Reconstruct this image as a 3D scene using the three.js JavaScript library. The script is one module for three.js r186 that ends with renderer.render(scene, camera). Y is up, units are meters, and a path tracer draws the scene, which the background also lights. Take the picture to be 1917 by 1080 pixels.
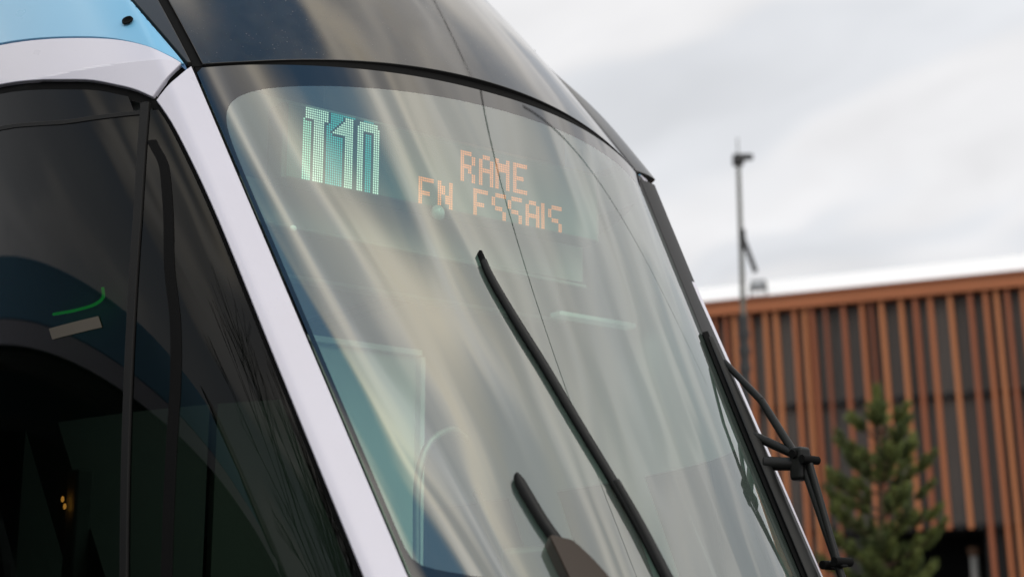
import * as THREE from 'three';
import { RoundedBoxGeometry } from 'three/addons/geometries/RoundedBoxGeometry.js';
import { ImprovedNoise } from 'three/addons/math/ImprovedNoise.js';
import { RectAreaLightUniformsLib } from 'three/addons/lights/RectAreaLightUniformsLib.js';
import * as BGU from 'three/addons/utils/BufferGeometryUtils.js';

// ---------------------------------------------------------------- camera, sky, sun, exposure
const EYE = 1.45;                                   // height of the eye above the ground
const scene = new THREE.Scene();
const camera = new THREE.PerspectiveCamera(20.41, 1917 / 1080, 0.1, 600);
camera.position.set(0, EYE, 0);
camera.rotation.set(THREE.MathUtils.degToRad(13), 0, 0);
camera.focus = 4.75;
camera.userData.fStop = 1.8;
const renderer = new THREE.WebGLRenderer({ antialias: true });
renderer.setSize(1024, 576);
renderer.toneMapping = THREE.LinearToneMapping;
renderer.toneMappingExposure = 1.0;
renderer.shadowMap.enabled = true;
RectAreaLightUniformsLib.init();

let seed = 7;
const rnd = () => { seed = (seed * 1664525 + 1013904223) % 4294967296; return seed / 4294967296; };
const lerp = (a, b, t) => a + (b - a) * t;
const clamp = (x, a = 0, b = 1) => Math.min(b, Math.max(a, x));
const sstep = (a, b, x) => { const t = clamp((x - a) / (b - a)); return t * t * (3 - 2 * t); };
const noise = new ImprovedNoise();
const fbm = (x, y, z, n) => { let s = 0, a = 0.5, f = 1; for (let i = 0; i < n; i++) { s += a * noise.noise(x * f + i * 7.3, y * f - i * 3.1, z * f + i * 1.7); a *= 0.5; f *= 2.03; } return s; };

{ // broken winter overcast: pale grey-white cloud, thinning into blue gaps higher up
  const W = 1536, Hh = 768, data = new Float32Array(W * Hh * 4);
  for (let j = 0; j < Hh; j++) {
    const el = (j + 0.5) / Hh * Math.PI - Math.PI / 2, y = Math.sin(el), c = Math.cos(el);
    for (let i = 0; i < W; i++) {
      const k = (j * W + i) * 4;
      if (y <= 0) { data[k] = 0.62; data[k + 1] = 0.62; data[k + 2] = 0.63; data[k + 3] = 1; continue; }
      const az = ((i + 0.5) / W - 0.5) * 2 * Math.PI, x = Math.cos(az) * c, z = Math.sin(az) * c;
      const q = 1 / (y + 0.18), px = x * q, pz = z * q;
      const wx = px * 0.6 + pz * 0.8, wz = px * 0.8 - pz * 0.6;         // wind direction: clouds are drawn out along it
      const bx = 0.35 * fbm(wx * 1.3 + 8.1, wz * 1.6, 2.2, 3), bz = 0.42 * fbm(wx * 2.6 - 4.2, wz * 2.2 + 2.0, 6.1, 3);   // eddies bend the streaks
      const n1 = fbm(wx * 1.25 + 5.881 + bx, wz * 3.0 + 27.846 + bz * 2, 0.565, 3), n2 = fbm(wx * 0.7 - 2.2, wz * 1.2 + 5.1, 4.4, 4), n3 = fbm(wx * 3.2 + bx * 2, wz * 7.0 + bz * 4, 9.1, 5);
      const steep = sstep(0.30, 0.72, y), front = sstep(0.60, 0.0, wz);   // the cloud sheet breaks up behind the camera, where one looks through its gaps steeply
      const field = n1 + 0.40 * n2 + 0.15 * n3, open = 0.30 + 0.70 * steep * front, gap = sstep(-0.03, 0.15, field) * open;
      const rim = Math.exp(-(((field + 0.09) / 0.09) ** 2)) * open * steep;     // thin cloud next to a gap is the brightest
      const body = 0.80 + (0.85 + 0.15 * steep) * (0.26 * n2 - 0.25 * n1 + 0.18 * n3) + 0.34 * steep + 1.15 * rim;
      const warm = clamp(0.45 + n3 * 0.8 + n2 + 0.35 * rim) * steep * (0.35 + 0.65 * front);
      const cr = body * (1.0 + 0.16 * warm), cg = body * (1.0 - 0.005 * warm), cb = body * (1.02 - 0.30 * warm);
      data[k] = lerp(cr, lerp(0.60, 0.12, steep), gap);
      data[k + 1] = lerp(cg, lerp(0.66, 0.34, steep), gap);
      data[k + 2] = lerp(cb, lerp(0.74, 0.64, steep), gap);
      data[k + 3] = 1;
    }
  }
  const sky = new THREE.DataTexture(data, W, Hh, THREE.RGBAFormat, THREE.FloatType);
  sky.mapping = THREE.EquirectangularReflectionMapping;
  sky.magFilter = THREE.LinearFilter; sky.needsUpdate = true;
  scene.background = sky; scene.environment = sky;
}
const sun = new THREE.DirectionalLight(new THREE.Color(1, 0.95, 0.88), 0.9);
sun.position.set(9, 12, 6); sun.target.position.set(0, 1, -8);
sun.castShadow = true; sun.shadow.radius = 60; sun.shadow.mapSize.set(2048, 2048);
Object.assign(sun.shadow.camera, { left: -30, right: 30, top: 30, bottom: -30, near: 0.5, far: 90 });
scene.add(sun, sun.target);

// ---------------------------------------------------------------- helpers
const taken = {};
function numbered(n) { const k = taken[n] = (taken[n] ?? -1) + 1; return k ? `${n}_${String(k).padStart(3, '0')}` : n; }
function tag(o, label, category, group) { o.userData.label = label; o.userData.category = category; if (group) o.userData.group = group; return o; }
function thing(name, label, category, pos = [0, 0, 0], turn = 0, group) {
  const o = new THREE.Group(); o.name = numbered(name); o.position.set(...pos); o.rotation.y = turn; scene.add(o);
  return tag(o, label, category, group);
}
function part(name, geo, mat, parent) {
  const m = new THREE.Mesh(Array.isArray(geo) ? BGU.mergeGeometries(geo.map((g) => { const q = g.index ? g : BGU.mergeVertices(g); return q; })) : geo, mat);
  m.name = name; m.castShadow = m.receiveShadow = true; parent.add(m); return m;
}
const sub = (a, b) => [a[0] - b[0], a[1] - b[1], a[2] - b[2]];
const add = (a, b, k = 1) => [a[0] + b[0] * k, a[1] + b[1] * k, a[2] + b[2] * k];
const cross = (a, b) => [a[1] * b[2] - a[2] * b[1], a[2] * b[0] - a[0] * b[2], a[0] * b[1] - a[1] * b[0]];
const dot = (a, b) => a[0] * b[0] + a[1] * b[1] + a[2] * b[2];
const unit = (a) => { const l = Math.hypot(...a) || 1; return [a[0] / l, a[1] / l, a[2] / l]; };
function mesh(pos, nor, uv, idx) {
  const g = new THREE.BufferGeometry();
  g.setAttribute('position', new THREE.Float32BufferAttribute(pos, 3));
  g.setAttribute('normal', new THREE.Float32BufferAttribute(nor, 3));
  g.setAttribute('uv', new THREE.Float32BufferAttribute(uv, 2));
  g.setIndex(idx); return g;
}
function box(sx, sy, sz, x = 0, y = 0, z = 0, r = 0) {
  const g = r ? new RoundedBoxGeometry(sx, sy, sz, 2, r) : new THREE.BoxGeometry(sx, sy, sz);
  g.translate(x, y, z); return r ? BGU.mergeVertices(g) : g;
}
function tube(pts, r, seg = 24, rad = 8) {
  return new THREE.TubeGeometry(new THREE.CatmullRomCurve3(pts.map((p) => new THREE.Vector3(...p))), seg, r, rad, false);
}
function bar(a, b, r, r2 = r, rad = 10) {          // tapered round bar between two points
  const A = new THREE.Vector3(...a), B = new THREE.Vector3(...b), d = B.clone().sub(A);
  const g = new THREE.CylinderGeometry(r2, r, d.length(), rad);
  g.applyQuaternion(new THREE.Quaternion().setFromUnitVectors(new THREE.Vector3(0, 1, 0), d.clone().normalize()));
  g.translate(...A.clone().add(B).multiplyScalar(0.5).toArray()); return g;
}
const pw = (tab) => (x) => {                        // smooth-ish interpolation through a table
  if (x <= tab[0][0]) return tab[0][1];
  for (let i = 1; i < tab.length; i++) if (x <= tab[i][0]) return lerp(tab[i - 1][1], tab[i][1], (x - tab[i - 1][0]) / (tab[i][0] - tab[i - 1][0]));
  return tab[tab.length - 1][1];
};
function smoothTab(tab, n = 160) {                  // resample a table along a Catmull-Rom curve
  const c = new THREE.CatmullRomCurve3(tab.map(([x, y]) => new THREE.Vector3(x, y, 0)), false, 'centripetal');
  return pw(c.getPoints(n).map((p) => [p.x, p.y]));
}
// A sheet on the surface S(a, b), whose outline comes from M(s, t) -> [a, b] on the unit square; edges turn inwards by thick.
function sheet(S, M, ns, nt, { off = 0, thick = 0, out = [0, 0.3, 1] } = {}) {
  const pos = [], nor = [], uv = [], idx = [], e = 1e-3;
  const at = (a, b) => {
    const p = S(a, b), n = unit(cross(sub(S(a + e, b), S(a - e, b)), sub(S(a, b + e), S(a, b - e))));
    const ref = typeof out === 'function' ? out(p) : out;
    return [p, dot(n, ref) < 0 ? [-n[0], -n[1], -n[2]] : n];
  };
  for (let j = 0; j <= nt; j++) for (let i = 0; i <= ns; i++) {
    const [a, b] = M(i / ns, j / nt), [p, n] = at(a, b), q = add(p, n, off);
    pos.push(...q); nor.push(...n); uv.push(a, b);
  }
  const v = (k) => pos.slice(k * 3, k * 3 + 3), mid = Math.floor(nt / 2) * (ns + 1) + Math.floor(ns / 2), nn = nor.slice(mid * 3, mid * 3 + 3);
  const flip = dot(cross(sub(v(mid + 1), v(mid)), sub(v(mid + ns + 1), v(mid))), nn) < 0;
  const quad = (a, b, c, d, f = flip) => f ? idx.push(a, c, b, b, c, d) : idx.push(a, b, c, b, d, c);
  for (let j = 0; j < nt; j++) for (let i = 0; i < ns; i++) { const a = j * (ns + 1) + i; quad(a, a + 1, a + ns + 1, a + ns + 2); }
  if (thick) {
    const rim = [];
    for (let i = 0; i < ns; i++) rim.push(i);
    for (let j = 0; j < nt; j++) rim.push(j * (ns + 1) + ns);
    for (let i = ns; i > 0; i--) rim.push(nt * (ns + 1) + i);
    for (let j = nt; j > 0; j--) rim.push(j * (ns + 1));
    const base = pos.length / 3, N = rim.length, cen = v(mid);
    rim.forEach((k, m) => {
      const p = v(k), n = nor.slice(k * 3, k * 3 + 3), tg = sub(v(rim[(m + 1) % N]), v(rim[(m + N - 1) % N]));
      let o = unit(cross(tg, n)); if (flip) o = [-o[0], -o[1], -o[2]];
      const c = Math.min(0.004, thick * 0.3);       // a small rounded arris
      for (const [ko, kn, tn] of [[0, 0, 0], [c * 0.7, -c * 0.3, 0.7], [c, -c, 1], [c, -thick, 1]]) {
        pos.push(...add(add(p, o, ko), n, kn)); nor.push(...unit(add([n[0] * (1 - tn), n[1] * (1 - tn), n[2] * (1 - tn)], o, tn))); uv.push(0, 0);
      }
    });
    for (let m = 0; m < N; m++) for (let r = 0; r < 3; r++) { const a = base + m * 4 + r, b = base + ((m + 1) % N) * 4 + r; quad(a, a + 1, b, b + 1); }
  }
  return mesh(pos, nor, uv, idx);
}
// A flat bar of given width and height laid along points P with surface normals Nn
function ribbon(P, Nn, width, height, lift = 0) {
  const pos = [], nor = [], uv = [], idx = [], n = P.length;
  for (let i = 0; i < n; i++) {
    const t = unit(sub(P[Math.min(n - 1, i + 1)], P[Math.max(0, i - 1)])), N = unit(Nn[i]), B = unit(cross(t, N));
    const w = (typeof width === 'function' ? width(i / (n - 1)) : width) / 2, h = typeof height === 'function' ? height(i / (n - 1)) : height, c = Math.min(w, h) * 0.3;
    const sec = [[-w, 0], [-w, h - c], [-w + c, h], [w - c, h], [w, h - c], [w, 0]];
    sec.forEach(([b, z], k) => { pos.push(...add(add(P[i], B, b), N, z + lift)); nor.push(...unit(add([B[0] * b / w, B[1] * b / w, B[2] * b / w], N, k > 0 && k < 5 ? 0.3 + z / h * 0.6 : 0))); uv.push(i, k); });
  }
  for (let i = 0; i < n - 1; i++) for (let k = 0; k < 6; k++) { const a = i * 6 + k, b = i * 6 + (k + 1) % 6; idx.push(a, b, a + 6, b, b + 6, a + 6); }
  for (const [o, f] of [[0, 0], [(n - 1) * 6, 1]]) for (let k = 1; k < 5; k++) f ? idx.push(o, o + k + 1, o + k) : idx.push(o, o + k, o + k + 1);
  return mesh(pos, nor, uv, idx);
}

// ---------------------------------------------------------------- textures and materials
function tex(w, h, f, srgb = false, rep = null) {
  const d = new Uint8Array(w * h * 4);
  for (let j = 0; j < h; j++) for (let i = 0; i < w; i++) { const c = f(i, j, w, h); d.set([clamp(c[0]) * 255, clamp(c[1]) * 255, clamp(c[2]) * 255, 255], (j * w + i) * 4); }
  const t = new THREE.DataTexture(d, w, h); t.magFilter = THREE.LinearFilter; t.minFilter = THREE.LinearMipmapLinearFilter; t.generateMipmaps = true;
  t.wrapS = t.wrapT = THREE.RepeatWrapping; if (srgb) t.colorSpace = THREE.SRGBColorSpace; if (rep) t.repeat.set(...rep); t.needsUpdate = true; return t;
}
// tiling noise: blends the noise with its shifted copies so that the edges meet
const tile = (f, S) => (i, j) => { const a = i / S, b = j / S; return f(i, j) * (1 - a) * (1 - b) + f(i - S, j) * a * (1 - b) + f(i, j - S) * (1 - a) * b + f(i - S, j - S) * a * b; };
const std = (rgb, rough, o = {}) => { const m = new THREE.MeshStandardMaterial({ roughness: rough, ...o }); m.color.setRGB(...rgb); return m; };
const phy = (rgb, rough, o = {}) => { const m = new THREE.MeshPhysicalMaterial({ roughness: rough, ...o }); m.color.setRGB(...rgb); return m; };

// dried rain marks and dust specks on the dark painted roof front (uv in metres)
const speck = []; for (let i = 0; i < 900; i++) speck.push([rnd() * 512, rnd() * 512, 0.5 + rnd() * rnd() * 2.2, rnd()]);
const speckMap = new Float32Array(512 * 512);
for (const [x, y, r, k] of speck) for (let dy = -4; dy <= 4; dy++) for (let dx = -4; dx <= 4; dx++) { const q = Math.hypot(dx, dy) / r; if (q < 1) { const u = (Math.floor(x + dx) + 512) % 512, v = (Math.floor(y + dy) + 512) % 512; speckMap[v * 512 + u] = Math.max(speckMap[v * 512 + u], (1 - q * q) * k); } }
const film = tile((i, j) => fbm(i / 60, j / 60, 2.5, 5), 512);
const domeDust = tex(512, 512, (i, j) => { const s = speckMap[j * 512 + i], f = clamp(0.5 + film(i, j) * 1.1); const v = 0.018 + 0.014 * f + 0.05 * s; return [v * 1.02, v, v * 0.98]; });
const domeRough = tex(512, 512, (i, j) => { const s = speckMap[j * 512 + i], f = clamp(0.5 + film(i, j) * 1.3); const v = 0.05 + 0.10 * f * f + 0.35 * s; return [v, v, v]; });
for (const t of [domeDust, domeRough]) t.repeat.set(1.6, 1.6);
const grime = tile((i, j) => fbm(i / 80, j / 80, 8.5, 5), 512);
const paintTone = tex(512, 512, (i, j) => { const v = 0.965 + 0.05 * grime(i, j) - 0.05 * speckMap[j * 512 + i]; return [v, v, v]; });
const paintRough = tex(512, 512, (i, j) => { const v = 0.62 + 0.35 * grime(i, j) + 0.3 * speckMap[j * 512 + i]; return [v, v, v]; });
for (const t of [paintTone, paintRough]) t.repeat.set(1.3, 1.3);

const M = {
  white: phy([0.675, 0.66, 0.74], 0.55, { map: paintTone, roughnessMap: paintRough, clearcoat: 0.35, clearcoatRoughness: 0.25 }),
  blue: phy([0.20, 0.50, 0.74], 0.5, { map: paintTone, roughnessMap: paintRough, clearcoat: 0.5, clearcoatRoughness: 0.18 }),
  deepBlue: phy([0.012, 0.08, 0.20], 0.4, { clearcoat: 0.4, clearcoatRoughness: 0.2 }),
  dome: phy([1, 1, 1], 1, { map: domeDust, roughnessMap: domeRough, ior: 1.48 }),
  flank: phy([0.022, 0.021, 0.02], 0.28, { ior: 1.5, specularIntensity: 0.7 }),
  farStrip: phy([0.03, 0.03, 0.031], 0.5, { specularIntensity: 0.4 }),
  rubber: phy([0.005, 0.005, 0.005], 0.8, { specularIntensity: 0.2 }),
  blackPlastic: phy([0.008, 0.0085, 0.008], 0.45, { specularIntensity: 0.5 }),
  seam: phy([0.003, 0.003, 0.003], 0.95, { specularIntensity: 0.1 }),
  frameGrey: phy([0.010, 0.010, 0.0098], 0.6, { specularIntensity: 0.4 }),
  print: phy([0.012, 0.012, 0.012], 0.03, { ior: 1.75 }),
  pane: phy([0.67, 0.88, 0.77], 0.0, { transmission: 0.92, thickness: 0, ior: 2.35 }),
  sidePane: phy([0.036, 0.046, 0.040], 0.0, { transmission: 1, thickness: 0, ior: 1.29 }),
  sideBlack: phy([0.004, 0.004, 0.004], 0.02, { ior: 1.29 }),
  lining: std([0.56, 0.58, 0.57], 0.7),
  liningDark: std([0.20, 0.21, 0.215], 0.7),
  liningPale: std([0.74, 0.76, 0.75], 0.6),
  floor: std([0.09, 0.09, 0.095], 0.85),
  seatFabric: std([0.05, 0.055, 0.07], 0.95),
  steel: std([0.30, 0.29, 0.27], 0.5, { metalness: 0.6 }),
  darkMetal: std([0.05, 0.05, 0.05], 0.5, { metalness: 0.6 }),
};

// ---------------------------------------------------------------- ground
{
  const t = tile((i, j) => fbm(i / 40, j / 40, 1.2, 5), 512);
  const asphalt = tex(512, 512, (i, j) => { const v = 0.235 + 0.07 * t(i, j) + 0.05 * (rnd() - 0.5); return [v, v * 0.985, v * 0.965]; }, true, [160, 160]);
  const g = new THREE.PlaneGeometry(800, 800); g.rotateX(-Math.PI / 2);
  const m = part('ground', g, new THREE.MeshStandardMaterial({ map: asphalt, roughness: 0.92 }), scene);
  m.userData = { kind: 'structure', label: 'grey asphalt ground under the tram and building', category: 'ground' };
}

// ---------------------------------------------------------------- tram
// own axes: x across the nose (to the right in the picture), y up, z forwards; h = height above the eye
const TURN = THREE.MathUtils.degToRad(38);
const soft = (h) => h > 0.1 ? h : 0.1 - 0.28 * (1 - Math.exp((h - 0.1) / 0.28));    // below the windscreen the nose runs down upright
const hw = (h) => 0.70 + 0.125 * (soft(h) - 0.25), we = (h) => 0.83 - 0.59 * (soft(h) - 0.25);
const glassZ = (u, h) => we(h) + 0.28 * (1 - Math.abs(u / hw(h)) ** 2.2);
const G = (u, h) => [u, h + EYE, glassZ(u, h)];
function sideAngle(d) { const far = 5 * Math.exp(-d / 2) + 34 * Math.exp(-Math.max(0, d - 0.1) / 0.7); return lerp(66, far, sstep(0.07, 0.112, d)) * Math.PI / 180; }   // how far the side turns in towards the nose
const DX = [], DZ = [], DT = [], DSTEP = 0.01;
{ let x = 0, z = 0; for (let k = 0; k <= 1300; k++) { const d = k * DSTEP; DX.push(x); DZ.push(z); for (let q = 0; q < 10; q++) { const r = sideAngle(d + (q + 0.5) * DSTEP / 10); if (!q) DT.push(sideAngle(d)); x += Math.sin(r) * DSTEP / 10; z += Math.cos(r) * DSTEP / 10; } } }
const look = (A, d) => { const sl = A === DX ? Math.sin : Math.cos; if (d < 0) return sl(DT[0]) * d; const k = Math.min(A.length - 2, Math.floor(d / DSTEP)), f = d / DSTEP - k, f2 = f * f, f3 = f2 * f; return (2 * f3 - 3 * f2 + 1) * A[k] + (f3 - 2 * f2 + f) * DSTEP * sl(DT[k]) + (3 * f2 - 2 * f3) * A[k + 1] + (f3 - f2) * DSTEP * sl(DT[k + 1] ?? DT[k]); };
const edgeU = (h) => h < 1.7 ? hw(h) : 0.88, edgeW = (h) => h < 1.7 ? we(h) : -0.0255 - 0.86 * (h - 1.7) - 0.1 * (h - 1.7) ** 2;
const HALF = 1.33;
const Sd = (sgn) => (d, h) => { const U = edgeU(h) + look(DX, d); const u = -Math.log(Math.exp(-25 * U) + Math.exp(-25 * HALF)) / 25; return [sgn * u, h + EYE, edgeW(h) - look(DZ, d)]; };
const outSide = (sgn) => [sgn * 0.8, 0.25, 0.6];
const Dm = (s, hs) => { const d = hs - 1.7, w = 0.875, u = s * w; return [u, hs + 0.07 * (1 - s * s) + EYE, -0.0255 - 0.86 * d - 0.1 * d * d + (0.242 + 0.05 * d) * (1 - Math.abs(s) ** 2.05)]; };

const tram = thing('tram', 'tram front with curved greenish windscreen, white corner pillar and light blue roof edge', 'tram', [-0.2308, 0, -4.93706], TURN, 'trams parked on parallel tracks');

// windscreen: clear pane inside a glossy black printed border
const gapMid = (u) => 1.683 + 0.072 * (1 - (u / 0.88) ** 2), gapHalf = (u) => 0.0080 + 0.0170 * clamp(1 - ((u - 0.1) / 0.85) ** 2);
{
  const N = 320, hb = 0.02;
  const outer = (s, t) => { let u = s * 0.75, h = 0.5; for (let k = 0; k < 6; k++) { const top = gapMid(u) - gapHalf(u); h = lerp(hb, top, (t + 1) / 2); u = s * (hw(h) - 0.004); } return [u, h]; };
  const inner = (s, t) => { let u = s * 0.75, h = 0.5; for (let k = 0; k < 6; k++) { const top = 1.598 + 0.066 * (1 - (u / 0.86) ** 2), bot = 0.13 + 0.18 * u * u; h = lerp(bot, top, (t + 1) / 2); u = s * (hw(h) - 0.014); } return [u, h]; };
  const loops = { o: [], i: [] };
  for (let k = 0; k < N; k++) {
    const a = (k + 0.5) / N * 2 * Math.PI - Math.PI, c = Math.cos(a), s = Math.sin(a), m = Math.max(Math.abs(c), Math.abs(s));
    const corner = Math.abs(Math.abs(c) - Math.abs(s)) < Math.PI / N * 0.9 * 1.42;
    loops.o.push(outer(corner ? Math.sign(c) : c / m, corner ? Math.sign(s) : s / m));
    const ex = s > 0 ? 11 : 48, r = (Math.abs(c) ** ex + Math.abs(s) ** ex) ** (-1 / ex); loops.i.push(inner(c * r, s * r));
  }
  const ringSheet = (rings) => {                     // closed loops from outside in, all on the glass surface
    const pos = [], nor = [], uv = [], idx = [];
    for (const R of rings) for (const [u, h] of R) {
      const e = 1e-3, p = G(u, h), n = unit(cross(sub(G(u + e, h), G(u - e, h)), sub(G(u, h + e), G(u, h - e))));
      pos.push(...p); nor.push(...n); uv.push(u, h);
    }
    for (let r = 0; r + 1 < rings.length; r++) for (let k = 0; k < N; k++) { const a = r * N + k, b = r * N + (k + 1) % N; idx.push(a, b, a + N, b, b + N, a + N); }
    return mesh(pos, nor, uv, idx);
  };
  const mixLoop = (A, B, t) => A.map((p, k) => [lerp(p[0], B[k][0], t), lerp(p[1], B[k][1], t)]);
  const border = ringSheet([0, 0.25, 0.5, 0.75, 1].map((t) => mixLoop(loops.o, loops.i, t)));
  const cen = loops.i.map(() => [0, 0.9]);
  const clear = ringSheet([...Array(29)].map((_, k) => mixLoop(loops.i, cen, 1 - (1 - k / 28) ** 1 * 0.999 - (k === 28 ? 0 : 0))).map((r, k) => k ? r : loops.i));
  const ws = part('windscreen', clear, M.pane, tram);
  ws.userData.label = 'curved greenish windscreen glass mirroring the clouds';
  part('printed_border', border, M.print, ws);
}
// groove and rubber seal above the windscreen, dark roof front
part('roof_seal', sheet(G, (s, t) => { const u = lerp(-0.874, 0.874, s); return [u, gapMid(u) + lerp(-1, 1, t) * (gapHalf(u) + 0.004)]; }, 90, 2, { off: -0.012 }), M.rubber, tram);
const domeHs = (s, t) => { const u = s * 0.875; return lerp(gapMid(u) + gapHalf(u) - 0.07 * (1 - s * s), 2.5, t); };
part('roof_front', sheet(Dm, (s, t) => { const q = lerp(-0.972, 0.972, s); return [q, domeHs(q, t)]; }, 90, 40, { thick: 0.02 }), M.dome, tram).userData.label = 'glossy black roof front with rain marks';
for (const sg of [-1, 1]) part('roof_joint', sheet(Dm, (s, t) => { const q = sg * lerp(0.968, 1.004, s); return [q, domeHs(q, t)]; }, 2, 40, { off: -0.009 }), M.rubber, tram);

const blueLow = smoothTab([[0.021, 1.673], [0.036, 1.696], [0.103, 1.751], [0.182, 1.792], [0.338, 1.832], [0.599, 1.873], [1.2, 1.905], [2.2, 1.915], [10.5, 1.915]], 400);
const whiteLow = smoothTab([[0.13, 1.553], [0.152, 1.57], [0.199, 1.604], [0.264, 1.633], [0.328, 1.657], [0.429, 1.678], [0.655, 1.717], [1.2, 1.745], [2.2, 1.755], [10.5, 1.755]], 400);
const pillarW = smoothTab([[-1.3, 0.106], [0.2, 0.106], [0.7, 0.106], [1.18, 0.106], [1.36, 0.115], [1.487, 0.128], [1.575, 0.149], [1.7, 0.17]], 200);
const stripW = (h) => Math.max(0.006, 0.014 + 0.25 * (h - 1.71));
const seamH = (d) => 1.676 - (d - 0.021) / 0.126 * 0.109;           // slanting seam where pillar and band meet
const BACK = 9;
for (const sg of [-1, 1]) {
  const S = Sd(sg), o = { thick: 0.02, out: outSide(sg) }, near = sg < 0, LB = -0.30;
  const d0 = near ? 0.006 : 0.084;
  // corner pillar
  part('corner_pillar', sheet(S, (s, t) => { let h = 1, d = 0.1; for (let k = 0; k < 8; k++) { h = lerp(LB, seamH(d) - 0.008, t); d = lerp(d0, near ? pillarW(h) : pillarW(h) + 0.02, s); } return [d, h]; }, 8, 60, o), M.white, tram).userData.label = near ? 'white corner pillar between side glazing and windscreen' : 'white corner pillar on the far side of the windscreen';
  part('pillar_seal', sheet(S, (s, t) => [lerp(-0.004, d0, s), lerp(LB, seamH(0.02) + 0.01, t)], 3, 40, { off: near ? -0.006 : -0.001, out: outSide(sg) }), near ? M.rubber : M.farStrip, tram);
  part('seam_backing', sheet(S, (s, t) => { const d = lerp(0, 0.175, s); return [d, seamH(d) + lerp(-0.02, 0.02, t)]; }, 6, 2, { off: -0.016, out: outSide(sg) }), M.seam, tram);
  // white band over the side windows, in two pieces
  const band = (sa, sb) => sheet(S, (s, t) => { const q = lerp(sa, sb, s), dl = 0.156 + q * q * BACK, dh = 0.033 + q * q * BACK; const d = lerp(dl, dh, t); return [d, lerp(whiteLow(dl) + 0.002, blueLow(dh) - 0.001, t)]; }, 90, 40, o);
  part('roof_edge_band', band(0, 0.118), M.white, tram);
  part('roof_edge_band', band(0.1185, 1), M.white, tram);
  // light blue roof side with a darker blue lower edge
  const blueM = (s, t, lo, hi) => { const da = 0.024 + s * s * BACK; const h = lerp(blueLow(da) + lo, hi ?? blueLow(da) + 0.02, t); return [da + (stripW(h) - stripW(1.69)) * (1 - s) ** 6, h]; };
  part('roof_side_edge', sheet(S, (s, t) => { const d = 0.018 + s * s * BACK; return [d, blueLow(d) + lerp(-0.004, 0.022, t)]; }, 80, 2, { off: -0.006, out: outSide(sg) }), M.deepBlue, tram);
  const rs = part('roof_side', sheet(S, (s, t) => blueM(s, t, 0.013, 2.33), 90, 24, o), M.blue, tram);
  if (near) {
    const c = S(0.13, 1.866), n = unit(cross(sub(S(0.131, 1.866), S(0.129, 1.866)), sub(S(0.13, 1.867), S(0.13, 1.865)))), nn = n[0] > 0 ? n.map((v) => -v) : n;
    const plug = new THREE.LatheGeometry([[0, -0.004], [0.010, -0.003], [0.0125, 0.001], [0.0165, 0.0025], [0.018, -0.002]].map(([x, y]) => new THREE.Vector2(x, y)), 28);
    plug.applyQuaternion(new THREE.Quaternion().setFromUnitVectors(new THREE.Vector3(0, 1, 0), new THREE.Vector3(...nn))); plug.translate(...add(c, nn, 0.0075));
    part('lifting_socket', plug, M.rubber, rs);
  }
  if (!near) {
    const R = (x, h) => [edgeU(h) + x, h + EYE, edgeW(h) - 0.05 * x - 1.8 * x * x];
    const farW = (h) => 0.066 + 0.075 * clamp(1.2 - h, 0, 1.1);
    part('far_fairing', sheet(R, (s, t) => { const h = lerp(1.705, 2.3, t); return [lerp(0.004, 0.012 + 0.115 * (1 - sstep(1.95, 2.25, h)), s), h]; }, 8, 30, { thick: 0.03, out: [0.3, 0.3, 1] }), M.flank, tram).userData.label = 'dark raised fairing behind the far top corner of the windscreen';
    part('far_pillar_strip', sheet(R, (s, t) => { const h = lerp(LB, 1.665, t); return [lerp(0.004, farW(h), s), h]; }, 6, 40, { thick: 0.02, out: [0.3, 0.3, 1] }), M.farStrip, tram);
    part('far_pillar_edge', sheet(R, (s, t) => { const h = lerp(LB, 1.25, t); return [lerp(farW(h) + 0.005, farW(h) + 0.026, s), h]; }, 4, 40, { thick: 0.02, out: [0.6, 0.2, 0.8] }), M.white, tram);
    part('far_pillar_strip', sheet(R, (s, t) => { const h = lerp(1.255, 1.665, t); return [lerp(0.066, 0.088, s), h]; }, 4, 10, { thick: 0.02, out: [0.6, 0.2, 0.8] }), M.farStrip, tram);
  }
  // dark strip between roof side and roof front
  part('roof_flank', sheet(S, (s, t) => { const h = lerp(1.70, 2.33, t); return [lerp(0.003, near ? Math.max(0.008, stripW(h) - 0.003) : 0.012 + 0.10 * (1 - sstep(2.0, 2.3, h)), s), h]; }, 4, 30, { thick: 0.015, out: outSide(sg) }), M.flank, tram);
  // side glazing: black seal, top light, quarter pane and door pane, upper part printed black
  part('glazing_seal', sheet(S, (s, t) => { const d = 0.13 + s * s * BACK; return [d, lerp(whiteLow(d) - 0.045, whiteLow(d) + 0.01, t)]; }, 80, 3, { off: -0.014, out: outSide(sg) }), M.rubber, tram);
  part('glazing_seal', sheet(S, (s, t) => { const h = lerp(LB, 1.585, t); return [lerp(pillarW(h) - 0.004, pillarW(h) + 0.022, s), h]; }, 3, 50, { off: -0.012, out: outSide(sg) }), M.rubber, tram);
  const headH = (d) => pw([[0.15, 1.525], [0.226, 1.528], [0.484, 1.536], [0.711, 1.569], [1.3, 1.60], [10, 1.60]])(d);
  part('top_light', sheet(S, (s, t) => { const d = 0.235 + s * s * (BACK - 0.3); return [d, lerp(headH(d) + 0.004, Math.max(headH(d) + 0.006, whiteLow(d) - 0.034), t)]; }, 50, 4, { off: -0.008, out: outSide(sg) }), M.sideBlack, tram);
  const barD = pw([[-1.3, 1.55], [0.201, 0.829], [0.882, 0.499], [1.195, 0.349], [1.517, 0.204], [1.6, 0.17]]);
  part('window_frame', sheet(S, (s, t) => { const h = lerp(LB, 1.555, t); return [barD(h) + lerp(-0.011, 0.011, s), h]; }, 2, 40, { off: 0.001, thick: 0.012, out: outSide(sg) }), M.frameGrey, tram);
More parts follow.
